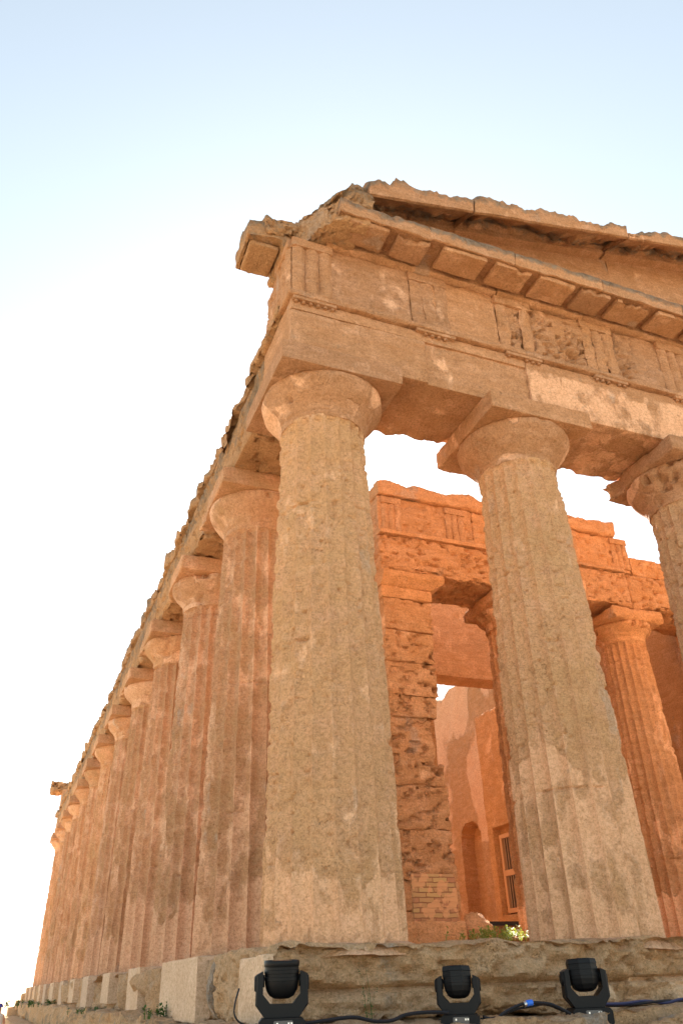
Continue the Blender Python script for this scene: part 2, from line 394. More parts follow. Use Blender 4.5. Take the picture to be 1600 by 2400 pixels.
    mk('abacus', V, F, cm, c, (cx, cy, htop))
    return c
column(0, 0, 101, M_ochre, (10, .022), (.62, .55), abx=.014, cm=M_ent)
column(3.0, 0, 205, M_ochre, (10, .022), (1.9, .62), abx=.03, cm=M_ent)
column(6.1, 0, 309, M_ochre, (8, .03), (1.2, .9), abx=.11, cm=M_ent)
for i, x in enumerate(XS[3:]): column(x, 0, 400+i*11, M_ochre, (5, .12), (1, .8))
for i, y in enumerate(YS[1:]):
    f = (9, .026) if i < 2 else ((8, .035) if i < 4 else (6, .07))
    column(0, y, 500+i*13, M_flank, f, (.75+.5*((i*37) % 5)/5, .30), abx=.05 if i else .04, fdep=.092)
for i, x in enumerate(XS[1:]): column(x, YS[-1], 700+i*13, M_flank, (4, .2), (.7, .5))
# two porch columns
column(6.27, 5.45, 801, M_inner, (8, .04), (.9, .7), base=.12, top=6.05, r0=.61, r1=.49, w2=.70, abx=.16)
column(9.25, 5.45, 819, M_inner, (8, .035), (1.0, .45), base=.12, top=6.05, r0=.62, r1=.49, w2=.70, abx=.16)

# --- front architrave: one block per bay
fr = -.655
def rear(V0, V, N):
    V = V.copy(); k = sstep(.25, .6, V0[:, 1])*(1-sstep(6.71, 6.95, V0[:, 2]))
    V[:, 2] += k*(fbm(V0*np.array([1, .3, 0]), 2.2, 53, 5, .6)-.42)*.30; return V
bl = [(-.655, 3.0), (3.004, 6.1), (6.104, 9.3), (9.304, 12.4), (12.404, 16.06)]
for i, (a, b) in enumerate(bl):
    A = Acc(); rs = .04 if i < 3 else .15
    if i == 0:
        A.box((a, b, fr+.035, .60, H, 7.645), res=rs, edge=.025, amp=.012, seed=20, strata=3, post=rear)
        A.box((a, 1.32, fr, fr+.10, H+.002, 7.46), res=.035, edge=.03, amp=.016, seed=22, strata=3)
        A.box((a, 3.0, fr, fr+.10, 7.464, 7.648), res=.03, edge=.03, amp=.008, seed=23, strata=2)
    else:
        A.box((a, b, fr, .60, H, 7.645), res=rs, edge=.035, amp=.014, seed=20+i*5, strata=3, post=rear)
    Va = np.concatenate(A.V); pl2 = (.28*sstep(7.52, 7.46, Va[:, 2])*sstep(.36, .52, fbm(Va, 1.2, 941, 4)) if i == 1 else np.zeros(len(Va)))
    o = A.build('architrave_block', M_ent, temple, attrs={'plaster': pl2, 'dark': .12*(fbm(Va, (1.2, 1.2, 2.5), 951, 4) > .56)})
# taenia band with regulae and guttae
TG = [-.33, 1.5, 2.97, 4.55, 6.1, 7.7, 9.3, 10.85, 12.4, 13.9, 15.74]
for i in range(5):
    a, b = bl[i]; a0 = a if i else -.72
    A = Acc(); A.box((a0, b, -.735, -.3, 7.65, 7.75), res=.03 if i < 3 else .1, edge=.035, amp=.016, seed=60+i, rough=1.5)
    A.build('taenia_band', M_ent, temple)
for i, x in enumerate(TG[:7]):
    A = Acc(); A.box((x-.31, x+.31, -.718, -.62, 7.60, 7.652), res=.03, edge=.012, amp=.004, seed=70+i)
    rg = random.Random(i)
    for k in range(6):
        if rg.random() < .14: continue
        xx = x-.31+.62*(k+.5)/6
        V, F = lathe([(.024, 7.60), (.026, 7.575), (.03, 7.555+rg.random()*.012)][::-1], 8, xx, -.676); A.add(V, F)
    A.build('regula', M_ent, temple)
# frieze blocks (metopes) and triglyphs
fb = [(-.60, 1.19), (1.194, 2.66), (2.664, 4.86), (4.864, 7.7), (7.704, 11), (11.004, 16)]
for i, (a, b) in enumerate(fb):
    def pit_(V0, V, N):
        V = V.copy(); k = (N[:, 1] < 0)*sstep(2.9, 3.3, V0[:, 0])*(1-sstep(5.0, 5.5, V0[:, 0]))*sstep(.40, .52, fbm(V0, 1.4, 933, 3))
        V[:, 1] += k*(np.maximum(0, fbm(V0, (6.5, 6.5, 9), 931, 4, .65)-.42)*.42); return V
    V, F = rbox((a, b, -.60, .55, 7.746, 8.86), post=pit_ if i in (2, 3) else None, res=[.035, .035, .024, .03][i] if i < 4 else .15, edge=.02, amp=[.012, .020, .060, .028, .02, .02][i], seed=90+i*3, rough=[.5, .9, 2.4, 1.2, 1, 1][i], strata=1.6)
    mk('metope_block', V, F, M_ent, temple, ((a+b)/2, 0, 8.3))
def triglyph(x, seed, dep, amp, face=-.60, z0=7.748, z1=8.86, wd=.62, axis='x', pos=0, mat=M_ent, par=None, bars=(1, 1, 1)):
    A = Acc(); bw = wd/3
    for k in range(3):
        if not bars[k]: continue
        c = x-wd/2+bw*(k+.5); g = bw*.20
        pr = [(c-bw/2+.004, 0), (c-bw/2+.004, -.012), (c-g, -dep), (c+g, -dep), (c+bw/2-.004, -.012), (c+bw/2-.004, 0)]
        hi = z1-.16
        if axis == 'x': fn = lambda a, p: np.stack([p[:, 0], face+p[:, 1], a], 1)
        else: fn = lambda a, p: np.stack([face+p[:, 1], p[:, 0], a], 1)
        V, F = prof_extrude(pr if axis == 'x' else pr[::-1], z0, hi, .035, fn, .03)
        A.add(erode(V, F, amp, seed+k*3, 5, gouge=amp*1.5), F)
    b = (x-wd/2-.005, x+wd/2+.005, face-dep-.012, face+.02, z1-.158, z1-.005) if axis == 'x' else (face-dep-.012, face+.02, x-wd/2-.005, x+wd/2+.005, z1-.158, z1-.005)
    V, F = rbox(b, res=.03, edge=.015, amp=amp*.5, seed=seed); A.add(V, F)
    return A.build('triglyph', mat, par or temple)
triglyph(-.33, 1, .05, .014, wd=.60)
triglyph(1.5, 5, .022, .030)
triglyph(2.97, 9, .045, .045, bars=(1, 0, 1))
triglyph(4.55, 13, .045, .05)
triglyph(6.1, 17, .055, .016)
triglyph(7.7, 21, .06, .015); triglyph(9.3, 25, .06, .015)
# --- horizontal cornice, profile in (y,z), swept along x
GP = [(-.64, 8.865), (-.70, 8.90), (-.70, 8.985), (-1.20, 8.955), (-1.215, 8.93), (-1.245, 8.93), (-1.255, 9.14), (-1.22, 9.22), (.35, 9.24), (.45, 8.865)]
def gx(a, p): return np.stack([a, p[:, 0], p[:, 1]], 1)
gb = [(-.12, 1.28), (1.286, 2.7), (2.706, 4.3), (4.306, 5.9), (5.906, 7.6), (7.606, 12), (12.006, 16.5)]
def darkatt(V, zlo, zhi, n=.0):
    return sstep(zlo, zhi, V[:, 2]+n)
for i, (a, b) in enumerate(gb):
    V, F = prof_extrude(GP, a, b, .04 if i < 5 else .2, gx, .04)
    V = erode(V, F, [.04, .034, .028, .028, .028, .02, .02][i], 130+i*3, 2.8, gouge=[.09, .06, .05, .05, .05, .02, .02][i])
    mk('cornice_block', V, F, M_ent, temple, ((a+b)/2, -.4, 9), attrs={'dark': 1.0*sstep(8.98, 9.14, V[:, 2])*(V[:, 1] < -.9)})
mg = random.Random(12)
for i, (a, b) in enumerate([(.04, .66), (.80, 1.30), (1.52, 2.24), (2.40, 3.02), (3.17, 3.82), (3.95, 4.48), (4.62, 5.27), (5.42, 6.06), (6.20, 6.84), (6.98, 7.6), (7.76, 8.4), (8.5, 9.2)]):
    o = -.76+mg.uniform(-.01, .01)
    def brk(V0, V, N):
        V = V.copy(); q = fbm(V0, 3.0, 171, 4, .6); V[:, 1] += np.maximum(0, q-.52)*(V0[:, 1] < -1.0)*.45; return V
    V, F = rbox((a, b, -1.19, o, 8.885, 8.975), res=.03, edge=.022 if i else .06, amp=.014, seed=160+i, post=brk)
    V[:, 2] += (-.74-V[:, 1])*-.055+mg.uniform(-.006, .006)
    mk('mutule', V, F, M_ent, temple, ((a+b)/2, -.9, 8.9))
# --- tympanum and raking cornice
SL = .214
def zr(x): return 9.91+SL*(x-2.1)          # underside front edge of the rake
def tymp(a, b, seed):
    pr = [(-.46, 0), (-.46, 1), (.30, 1), (.30, 0)]
    nx = int((b-a)/.06); nz = 14; V = []; F = []
    for j, y in enumerate((-.46, .30)):
        for i in range(nx+1):
            x = a+(b-a)*i/nx
            for k in range(nz+1):
                zt = max(9.30, min(zr(x), zr(15.4-x)) + .36); V.append((x, y, 9.20+(zt-9.20)*k/nz))
    V = np.array(V); q = nz+1; M = (nx+1)*q
    for i in range(nx):
        for k in range(nz):
            F.append([i*q+k, (i+1)*q+k, (i+1)*q+k+1, i*q+k+1]); F.append([M+i*q+k, M+i*q+k+1, M+(i+1)*q+k+1, M+(i+1)*q+k])
        F.append([i*q+nz, (i+1)*q+nz, M+(i+1)*q+nz, M+i*q+nz]); F.append([i*q, M+i*q, M+(i+1)*q, (i+1)*q])
    for k in range(nz):
        F.append([k, k+1, M+k+1, M+k]); e = nx*q; F.append([e+k, M+e+k, M+e+k+1, e+k+1])
    V = erode(V, F, .02, seed, 1.8, gouge=.02)
    return mk('pediment_wall', V, F, M_ent, temple, ((a+b)/2, 0, 10))
for a, b in ((-.1, 2.6), (2.605, 5.4), (5.405, 7.7), (7.705, 15.5)): tymp(a, b, int(a*10)+200)
RP = [(-.42, .24), (-.62, .24), (-.62, .335), (-.70, .345), (-.70, .40), (-1.16, .035), (-1.17, 0), (-1.215, 0), (-1.245, .25), (-1.18, .32), (-.5, .62), (.30, .62), (.30, .30)]
def rkfn(a, p): 
    z = np.minimum(zr(a), zr(15.4-a)); return np.stack([a, p[:, 0], z+p[:, 1]], 1)
rb = [(.36, 2.13), (2.16, 5.24), (5.28, 7.69), (7.70, 11.2), (11.21, 15.2)]
for i, (a, b) in enumerate(rb):
    V, F = prof_extrude(RP, a, b, .04 if i < 3 else .2, rkfn, .04)
    V = erode(V, F, .02, 230+i*7, 2.4, gouge=.02)
    rel = V[:, 2]-np.minimum(zr(V[:, 0]), zr(15.4-V[:, 0]))
    topm = sstep(.08, .22, rel+np.maximum(0, V[:, 1]+1.1)*-.4)
    bump = (fbm(V*np.array([1, .5, 0]), 3.4, 240+i, 5, .62)-.5)*.34+np.maximum(0, noise(V*np.array([1, .3, 0]), 7, 250+i)-.62)*.35
    bump = bump*1.15+np.floor(fbm(V*np.array([1, .3, 0]), 1.6, 262+i, 3)*7)/7*.38-.19
    V[:, 2] += topm*bump*(V[:, 1] < -.2)
    mk('raking_cornice_block', V, F, M_ent, temple, ((a+b)/2, -.4, 10), attrs={'dark': .75*topm})
# broken lump where the rake starts, and the corner core
def rock(name, c, s, seed, mat, parent=None, amp=.35, n=40, flat=None, dark=0., fine=.10):
    th = np.linspace(0, np.pi, n//2+1); ph = np.arange(n)*2*np.pi/n
    V = [(0, 0, 1)]; F = []
    for t in th[1:-1]:
        for p in ph: V.append((math.sin(t)*math.cos(p), math.sin(t)*math.sin(p), math.cos(t)))
    V.append((0, 0, -1)); V = np.array(V); m = len(th)-2
    for k in range(n): F.append([0, 1+k, 1+(k+1) % n]); F.append([len(V)-1, 1+(m-1)*n+(k+1) % n, 1+(m-1)*n+k])
    for i in range(m-1):
        for k in range(n): F.append([1+i*n+k, 1+(i+1)*n+k, 1+(i+1)*n+(k+1) % n, 1+i*n+(k+1) % n])
    # squarish
    pw = .62; V = np.sign(V)*np.abs(V)**pw
    r = 1+(fbm(V, 1.3, seed, 5, .6)-.5)*2*amp+(fbm(V, 6, seed+4, 4, .6)-.5)*fine*2
    rg_ = np.random.RandomState(seed); rr = np.ones(len(V))*1.15
    for q in range(16):
        nn_ = rg_.normal(size=3); nn_ /= np.linalg.norm(nn_); dd_ = rg_.uniform(.62, .98); dt = V@nn_
        rr = np.where(dt > 1e-3, np.minimum(rr, dd_/np.maximum(dt, 1e-3)), rr)
    V = V*(r*rr)[:, None]*np.array(s)+np.array(c)
    if flat is not None: V[:, 2] = np.maximum(V[:, 2], flat)
    return V, F
def cutp(V, n, d, sd_, amp=.10, sc=2.6):
    n = np.array(n, float); n /= np.linalg.norm(n)
    e = V@n-d+(fbm(V, sc, sd_, 5, .62)-.5)*2*amp
    return V-np.maximum(0, e)[:, None]*n
A = Acc()
V, F = rbox((-.66, .34, -1.20, .45, 8.87, 9.27), res=.03, edge=.07, amp=.05, seed=401, rough=1.5, strata=2)
A.add(erode(cutp(V, (-.84, -.54, 0), .72, 402, .14), F, .05, 403, 3, gouge=.10), F)
V, F = rbox((-.56, .44, -1.19, .40, 9.22, 9.56), res=.03, edge=.08, amp=.06, seed=411, rough=1.6, strata=2)
A.add(erode(cutp(V, (-.84, -.54, .1), 1.50, 412, .16), F, .06, 413, 3, gouge=.12), F)
V, F = rbox((-.34, .40, -1.16, .35, 9.46, 9.80), res=.03, edge=.10, amp=.06, seed=421, rough=1.6, strata=2)
V = cutp(V, (-.80, -.3, .50), 5.20, 422, .10); A.add(erode(cutp(V, (-.35, 0, .94), 9.06, 424, .08), F, .05, 423, 3, gouge=.12), F)
V, F = rbox((-.98, -.50, -.52, .20, 9.02, 9.33), res=.03, edge=.10, amp=.06, seed=431, rough=1.6, strata=2)
A.add(erode(V, F, .06, 433, 3, gouge=.12), F)
Vc = np.concatenate(A.V)
A.build('broken_cornice_corner', M_rough, temple, attrs={'dark': .12+.6*sstep(9.15, 9.6, Vc[:, 2])})['label'] = 'broken dark-crusted lump of stone at the left foot of the pediment'
# surviving flank cornice block at the corner (profile in x,z swept along y)
CP = [(-.60, 8.80), (-.70, 8.86), (-.72, 8.95), (-1.19, 8.93), (-1.21, 8.90), (-1.25, 8.90), (-1.265, 9.14), (-1.22, 9.22), (-.2, 9.26), (-.1, 8.80)]
def gy(a, p): return np.stack([p[:, 0], a, p[:, 1]], 1)
V, F = prof_extrude(CP[::-1], -.46, .26, .035, gy, .035)
V = erode(V, F, .06, 261, 2.6, gouge=.14)
mk('cornice_block', V, F, M_rough, temple, (-.8, 0, 9), attrs={'dark': .2+.7*sstep(9.0, 9.2, V[:, 2])})['label'] = 'overhanging cornice fragment left alone above the corner'
V, F = rbox((-1.17, -.74, -.36, .2, 8.84, 8.93), res=.035, edge=.07, amp=.012, seed=265); mk('mutule', V, F, M_rough, temple, (-.95, 0, 8.9))
# --- flank entablature
V, F = rbox((-.625, .5, -.56, .66, 7.75, 8.84), res=.03, edge=.08, amp=.045, seed=270, rough=1.8)
mk('metope_block', V, F, M_ent, temple, (-.1, .1, 8.3))
triglyph(-.28, 31, .05, .015, face=-.625, axis='y', wd=.60)
yb = YS
for i in range(12):
    a = yb[i]+.003 if i else .603; b = yb[i+1] if i < 11 else yb[12]+.655
    rs = .05 if i < 3 else .09
    V, F = rbox((fr, .60, a, b, H, 7.64), res=rs, edge=.08, amp=.05, seed=300+i*3, rough=2.2, strata=3)
    mk('architrave_block', V, F, M_rough, temple, (0, (a+b)/2, 7), attrs={'dark': .6*sstep(6.9, 7.5, V[:, 2]+.9*(fbm(V, 2, 5, 3)-.5))*(V[:, 0] < -.5)})
    def top(V0, V, N):
        k = V0[:, 2] > 7.7
        V = V.copy(); h = fbm(V0*np.array([.4, 1, 0]), 1.5, 77, 5, .62); h2 = fbm(V0*np.array([.4, 1, 0]), 4.5, 79, 4, .6); V[:, 2] += k*((h-.5)*.9+(h2-.5)*.22+.0); V[:, 0] += (N[:, 0] < 0)*((fbm(V0, 2.6, 78, 5, .65)-.45)*.36)
        return V
    a2 = max(a, .95)
    V, F = rbox((-.70, .45, a2, b, 7.645, 7.86), res=.045 if i < 4 else .08, edge=.05, amp=.03, seed=330+i*3, rough=1.4, post=top)
    mk('worn_frieze_course', V, F, M_rough, temple, (0, (a+b)/2, 7.8), attrs={'dark': .55*sstep(7.66, 7.85, V[:, 2])})
# flank taenia remains close to the corner
V, F = rbox((-.75, -.3, -.35, 1.2, 7.65, 7.80), res=.03, edge=.06, amp=.06, seed=365, rough=2); mk('taenia_band', V, F, M_rough, temple, (-.6, .3, 7.7))
# far front: architrave, frieze and cornice
V, F = rbox((.605, 16.06, YS[-1]-.6, YS[-1]+.655, H, 7.7), res=.3, edge=.03, seed=370); mk('architrave_block', V, F, M_ent, temple, (8, YS[-1], 7))
V, F = rbox((-.62, 16.0, YS[-1]-.6, YS[-1]+.60, 7.702, 8.88), res=.15, edge=.05, amp=.03, seed=371); mk('metope_block', V, F, M_ent, temple, (8, YS[-1], 8.3))
V, F = rbox((-1.2, 16.5, YS[-1]-.1, YS[-1]+1.2, 8.884, 9.36), res=.06, edge=.2, amp=.2, seed=372, rough=2); mk('cornice_block', V, F, M_rough, temple, (8, YS[-1], 9))

# --- porch (pronaos): pillars, beam, frieze
def anta(x0, x1, seed, vis):
    A = Acc(); rs = .035 if vis else .12
    zc = [.10, .66, 1.12, 1.90, 2.62, 3.02, 3.80, 4.22, 4.86, 5.50, 6.15]
    for k in range(len(zc)-1):
        ins = [0, .0, .02, .03, .05, .24, .10, .03, .02, .0][k] if vis else 0
        V, F = rbox((x0, x1-ins, 4.8, 5.9, zc[k], zc[k+1]+[-.004, -.01, .002, -.012, -.004, -.014, .002, -.012, 0, 0][k]), res=rs, edge=.055 if 1 < k < 9 else .04, amp=[.012, .03, .06, .065, .07, .08, .06, .06, .05, .035][k], seed=seed+k*5, rough=[.5, .8, 2, 2.2, 2.2, 2, 2.2, 2.3, 2, 1.4][k], strata=2.2, fine=.8)
        A.add(V, F)
    V, F = rbox((x0+.03, x1-.3, 4.86, 5.86, .12, 6.15), res=.1, edge=.01, amp=.0, seed=1); A.add(V, F)
    a = A.build('corner_pillar', M_inner, temple)
    B = Acc()
    B.box((x0-.02, x1+.02, 4.78, 5.9, 6.155, 6.40), res=rs, edge=.04, amp=.02, seed=seed+60)
    pr = [(4.80, 6.404), (4.66, 6.56), (4.64, 6.60), (4.64, 6.69), (5.9, 6.69), (5.9, 6.404)]
    V, F = prof_extrude(pr, x0-.03, x1+.26, .04, gx, .04)
    k = sstep(x1-.1, x1+.26, V[:, 0])*(1-sstep(6.40, 6.56, V[:, 2])); V[:, 0] -= k*.22
    B.add(erode(V, F, .022, seed+7, 3.5, gouge=.03), F)
    B.build('pillar_capital', M_inner, a)
    return a
an = anta(3.02, 4.08, 900, True); an['label'] = 'square corner pillar of the porch with deeply pitted stone and a brick repair low down'
V, F = rbox((3.2, 4.02, 4.775, 4.9, .50, 1.22), res=.04, edge=.05, amp=.012, seed=955); mk('brick_patch', V, F, M_brick, an, (3.6, 4.8, .8))
V, F = rbox((2.99, 4.12, 4.74, 5.95, .05, .52), res=.04, edge=.05, amp=.015, seed=957); mk('pillar_foot', V, F, M_inner, an, (3.6, 5, .3))
anta(11.35, 12.4, 980, False)
pb = [(3.03, 6.1), (6.104, 9.22), (9.224, 12.4)]
for i, (a, b) in enumerate(pb):
    def under(V0, V, N):
        V = V.copy(); k = (V0[:, 2] < 6.85); xm = (V0[:, 0]-a)/(b-a); arch = np.sin(np.pi*np.clip(xm, 0, 1))**.5
        V[:, 2] += k*arch*(.05+.22*(fbm(V0*np.array([1, .6, 0]), 2.0, 61, 4)-.3)); return V
    V, F = rbox((a, b, 4.83, 6.05, 6.70, 7.60), res=.035, edge=.08, amp=.045, seed=1000+i*4, rough=1.8, strata=2, post=under)
    mk('porch_beam', V, F, M_inner, temple, ((a+b)/2, 5.4, 7))
for i, (a, b, zt) in enumerate([(3.05, 5.3, 8.52), (5.304, 9.18, 8.52), (9.184, 9.46, 8.42), (9.464, 12.4, 8.08)]):
    V, F = rbox((a, b, 4.86, 6.0, 7.604, zt), res=.035, edge=.05, amp=.034, seed=1020+i*4, rough=1.6, strata=2); mk('porch_frieze_block', V, F, M_inner, temple, ((a+b)/2, 5.4, 8))
for i, (a, b) in enumerate([(3.05, 6.1), (6.104, 9.17)]):
    V, F = rbox((a, b, 4.79, 5.4, 7.61, 7.70), res=.04, edge=.03, amp=.018, seed=1040+i, rough=.9); mk('taenia_band', V, F, M_inner, temple, ((a+b)/2, 5, 7.65))
    def rag(V0, V, N):
        V = V.copy(); V[:, 2] += (V0[:, 2] > 8.7)*(fbm(V0*np.array([1, .5, 0]), 2.2, 91, 5, .6)-.5)*.26; return V
    V, F = rbox((a, b, 4.76, 5.9, 8.525, 8.86), res=.04, edge=.08, amp=.03, seed=1050+i, rough=1.2, post=rag); mk('porch_cornice_block', V, F, M_inner, temple, ((a+b)/2, 5.3, 8.7), attrs={'dark': .35*sstep(8.6, 8.85, V[:, 2])})
for i, x in enumerate([3.36, 4.86, 6.3, 7.78, 9.2]):
    triglyph(x, 1060+i*5, .04, .026, face=4.86, z0=7.70, z1=8.5, wd=.46, mat=M_inner)
# --- cella: cross wall with lintel, stair towers, long walls
V, F = rbox((4.0, 11.4, 9.0, 9.7, 6.30, 8.5), res=.07, edge=.05, amp=.03, seed=1100, rough=.8, strata=1.5); mk('lintel_wall', V, F, M_ent, temple, (7.7, 9.3, 7))
V, F = rbox((3.97, 6.2, 9.0, 12.1, 0, 6.295), res=.15, edge=.05, amp=.02, seed=1103); mk('stair_tower', V, F, M_cella, temple, (5, 10.5, 3))
def rec(V0, V, N):
    V = V.copy(); k = (V0[:, 0] < 9.3) & (V0[:, 1] > 10.35) & (V0[:, 1] < 11.80) & (V0[:, 2] > 1.05) & (V0[:, 2] < 3.15); V[:, 0] += k*.20; return V
V, F = rbox((9.2, 11.42, 9.0, 12.1, 0, 6.295), res=.055, edge=.05, amp=.018, seed=1106, post=rec)
stt = mk('stair_tower', V, F, M_cella, temple, (10.3, 10.5, 3)); stt['label'] = 'right inner stair tower with a barred opening'
A = Acc()
X = 9.30; DY = .28
def bx(A, b): 
    V, F, _ = boxgrid(*b, 10); A.add(V, F)
bx(A, (X, X+.08, 10.80, 10.88, 1.12, 3.0)); bx(A, (X, X+.08, 11.60, 11.70, 1.12, 3.0))
bx(A, (X, X+.08, 10.88, 11.60, 2.9, 3.0)); bx(A, (X, X+.08, 10.88, 11.60, 1.12, 1.22)); bx(A, (X, X+.08, 10.88, 11.60, 1.98, 2.12))
fro = A.build('barred_window', plain('weathered_wood_frame', (.50, .28, .15), .8), stt, (X, 11, 2), smooth=False)
A = Acc()
for k in range(6):
    V, F = lathe([(.018, 1.22), (.018, 2.9)], 8, X+.04, 10.97+k*.11); A.add(V, F)
A.build('window_bars', plain('rusty_bars', (.30, .19, .12), .7), stt, (X, 11, 2))
A = Acc(); bx(A, (X+.075, X+.085, 10.80, 11.70, 1.1, 3.0)); A.build('interior_shade_board', plain('painted_interior_shade', (.05, .03, .02), .9), stt, (X+.08, 11, 2), smooth=False)  # dark sheet behind the bars, paints the shade of the opening
def niche(V0, V, N):
    V = V.copy(); yy, zz = V0[:, 1]-16.95, V0[:, 2]
    ins = (np.abs(yy) < .66) & (zz > 1.0) & ((zz < 3.6) | (yy*yy+(zz-3.6)**2 < .66**2)) & (V0[:, 0] < 11.6)
    V[:, 0] += ins*.45; return V
def topr(V0, V, N):
    V = V.copy(); V[:, 2] += (V0[:, 2] > 8.5)*((fbm(V0*np.array([.3, 1, 0]), 1.1, 41, 5)-.5)*.7); return V
V, F = rbox((11.5, 12.4, 12.2, 20.0, 0, 8.95), res=.07, edge=.06, amp=.03, seed=1110, rough=.8, post=lambda a, b, c: topr(a, niche(a, b, c), c))
cw = mk('long_inner_wall', V, F, M_cella, temple, (12, 16, 4), attrs={'plaster': .42*sstep(.45, .6, fbm(V, (.8, .8, .45), 9, 3))*(V[:, 2] > 3.5)}); cw['label'] = 'long inner wall with an arched niche and pale plaster remains'
for b in ((11.5, 12.4, 20.01, 33, 0, 8.7), (11.5, 12.4, 5.95, 12.19, 0, 8.05), (3.03, 3.93, 5.95, 33, 0, 8.0)):
    V, F = rbox(b, res=.25, edge=.06, amp=.03, seed=int(b[2]*7), post=topr); mk('long_inner_wall', V, F, M_cella, temple, ((b[0]+b[1])/2, (b[2]+b[3])/2, 4))
V, F = rbox((6.22, 9.18, 9.1, 9.8, .05, .70), res=.06, edge=.04, amp=.015, seed=1120); mk('door_threshold', V, F, M_cella, temple, (7.7, 9.4, .4))
V, F = rbox((3.95, 11.48, 4.9, 33, -.1, .10), res=.3, edge=.02, amp=.01, seed=1121); mk('inner_floor', V, F, M_cella, temple, (7.7, 15, 0))
V, F, _ = boxgrid(6.25, 9.15, 9.02, 9.08, .69, .77, 10); rl = mk('shadow_line_bar', V, F, M_dark, temple, (7.7, 9.05, .7), smooth=False)  # dark bar standing in for the shadow line along the threshold

# --- stepped base
zb = [(0, -.57, .95), (-.572, -1.12, 1.50), (-1.122, -1.66, 2.02), (-1.662, -2.25, 2.55)]
def ledge(V0, V, N):
    V = V.copy(); z = V0[:, 2]; fr_ = (N[:, 1] < 0)
    n = fbm(V0, (1.1, .9, 3.2), 501, 4); s = fbm(V0, (2.6, 2.6, 6.0), 507, 4, .6)
    f2 = fbm(V0, (5, 5, 9), 511, 4, .62)-.5; f3 = np.maximum(0, fbm(V0, (3.2, 3.2, 5), 515, 4)-.55); V[:, 1] += fr_*((n-.42)*.38+(s-.5)*.10+.04+f2*.16+f3*.45)
    cr = np.exp(-((z+.33+.05*(noise(V0, (1.2, 0, 0), 5)-.5))/.022)**2)*fr_; V[:, 1] += cr*.09
    V[:, 2] += (N[:, 2] > 0)*((fbm(V0*np.array([1, 1, 0]), 1.7, 503, 5)-.58)*.16)*sstep(-.45, -.85, V0[:, 1])
    return V
V, F = rbox((-.95, 4.6, -.95, .9, -.57, 0), res=.024, edge=.13, amp=.035, seed=1200, rough=1.4, strata=1.8, post=ledge)
mk('base_step', V, F, M_base, temple, (1.8, -.3, -.3), attrs={'plaster': .30*(V[:, 2] < -.33)*(V[:, 0] > 1.9), 'dark': .30*sstep(-.10, -.02, V[:, 2])+.25*(fbm(V, 1.1, 9, 3) > .55)})
V, F = rbox((4.605, 16.35, -.95, .9, -.57, 0), res=.12, edge=.10, amp=.03, seed=1203); mk('base_step', V, F, M_base, temple, (10, 0, -.3))
def tread(V0, V, N):
    V = V.copy(); V[:, 2] += (N[:, 2] > 0)*((fbm(V0*np.array([1, 1, 0]), 2.6, 521, 5, .6)-.5)*.16); V[:, 1] += (N[:, 1] < 0)*((fbm(V0, 1.8, 523, 4)-.5)*.25); return V
V, F = rbox((-1.50, 4.6, -1.72, .3, -1.12, -.575), res=.034, edge=.09, amp=.03, seed=1210, rough=1.3, post=tread)
mk('base_step', V, F, M_base, temple, (1.8, -1.2, -.8))
V, F = rbox((4.605, 16.9, -1.72, .3, -1.12, -.575), res=.15, edge=.08, amp=.03, seed=1213); mk('base_step', V, F, M_base, temple, (10, -1.2, -.8))
for i, (zt, z0, o) in enumerate(zb[2:]):
    V, F = rbox((-o, 15.4+o, -o-.1, -.5, z0, zt), res=.12, edge=.10, amp=.04, seed=1220+i); mk('base_step', V, F, M_base, temple, (7, -1.5, zt))
# flank steps
def flk(V0, V, N):
    V = V.copy(); k = N[:, 0] < 0
    V[:, 0] += k*((fbm(V0, (1, 1.6, 2.2), 601, 4)-.40)*.62); V[:, 2] += (N[:, 2] > 0)*((fbm(V0*np.array([1, 1, 0]), 1.6, 603, 5)-.6)*.16)*(V0[:, 0] < -.45); return V
V, F = rbox((-.90, .8, .905, 12, -.57, -.004), res=.045, edge=.11, amp=.03, seed=1230, rough=1.4, post=flk); mk('base_step', V, F, M_base, temple, (0, 6, -.3))
V, F = rbox((-.90, .8, 12.005, 38.75, -.57, -.004), res=.09, edge=.11, amp=.03, seed=1233, rough=1.4, post=flk); mk('base_step', V, F, M_base, temple, (0, 25, -.3))
def flk2(V0, V, N):
    V = V.copy(); V[:, 0] += (N[:, 0] < 0)*((fbm(V0, 2.2, 611, 5, .62)-.5)*.40); V[:, 2] += (N[:, 2] > 0)*((fbm(V0*np.array([1, 1, 0]), 1.8, 613, 5)-.5)*.18); return V
V, F = rbox((-1.17, .4, .305, 12, -1.12, -.578), res=.05, edge=.10, amp=.03, seed=1240, rough=1.4, post=flk2); mk('base_step', V, F, M_base, temple, (-.6, 6, -.8), attrs={'dark': .45+.4*(fbm(V, (1, .8, 1), 9, 3) > .52)})
V, F = rbox((-1.17, .4, 12.005, 39.2, -1.12, -.578), res=.10, edge=.10, amp=.03, seed=1243, rough=1.4, post=flk2); mk('base_step', V, F, M_base, temple, (-.6, 25, -.8), attrs={'dark': .45+.4*(fbm(V, (1, .8, 1), 9, 3) > .52)})
for i, (zt, z0, o) in enumerate(zb[2:]):
    V, F = rbox((-o+.25, .2, -.49, 39.2+i*.5, z0, zt), res=.14, edge=.10, amp=.04, seed=1250+i); mk('base_step', V, F, M_base, temple, (-1, 20, zt))
V, F = rbox((.81, 15.3, .91, 38.6, -.5, -.03), res=.6, edge=.02, amp=.01, seed=1260); mk('temple_floor', V, F, M_base, temple, (8, 20, -.2))
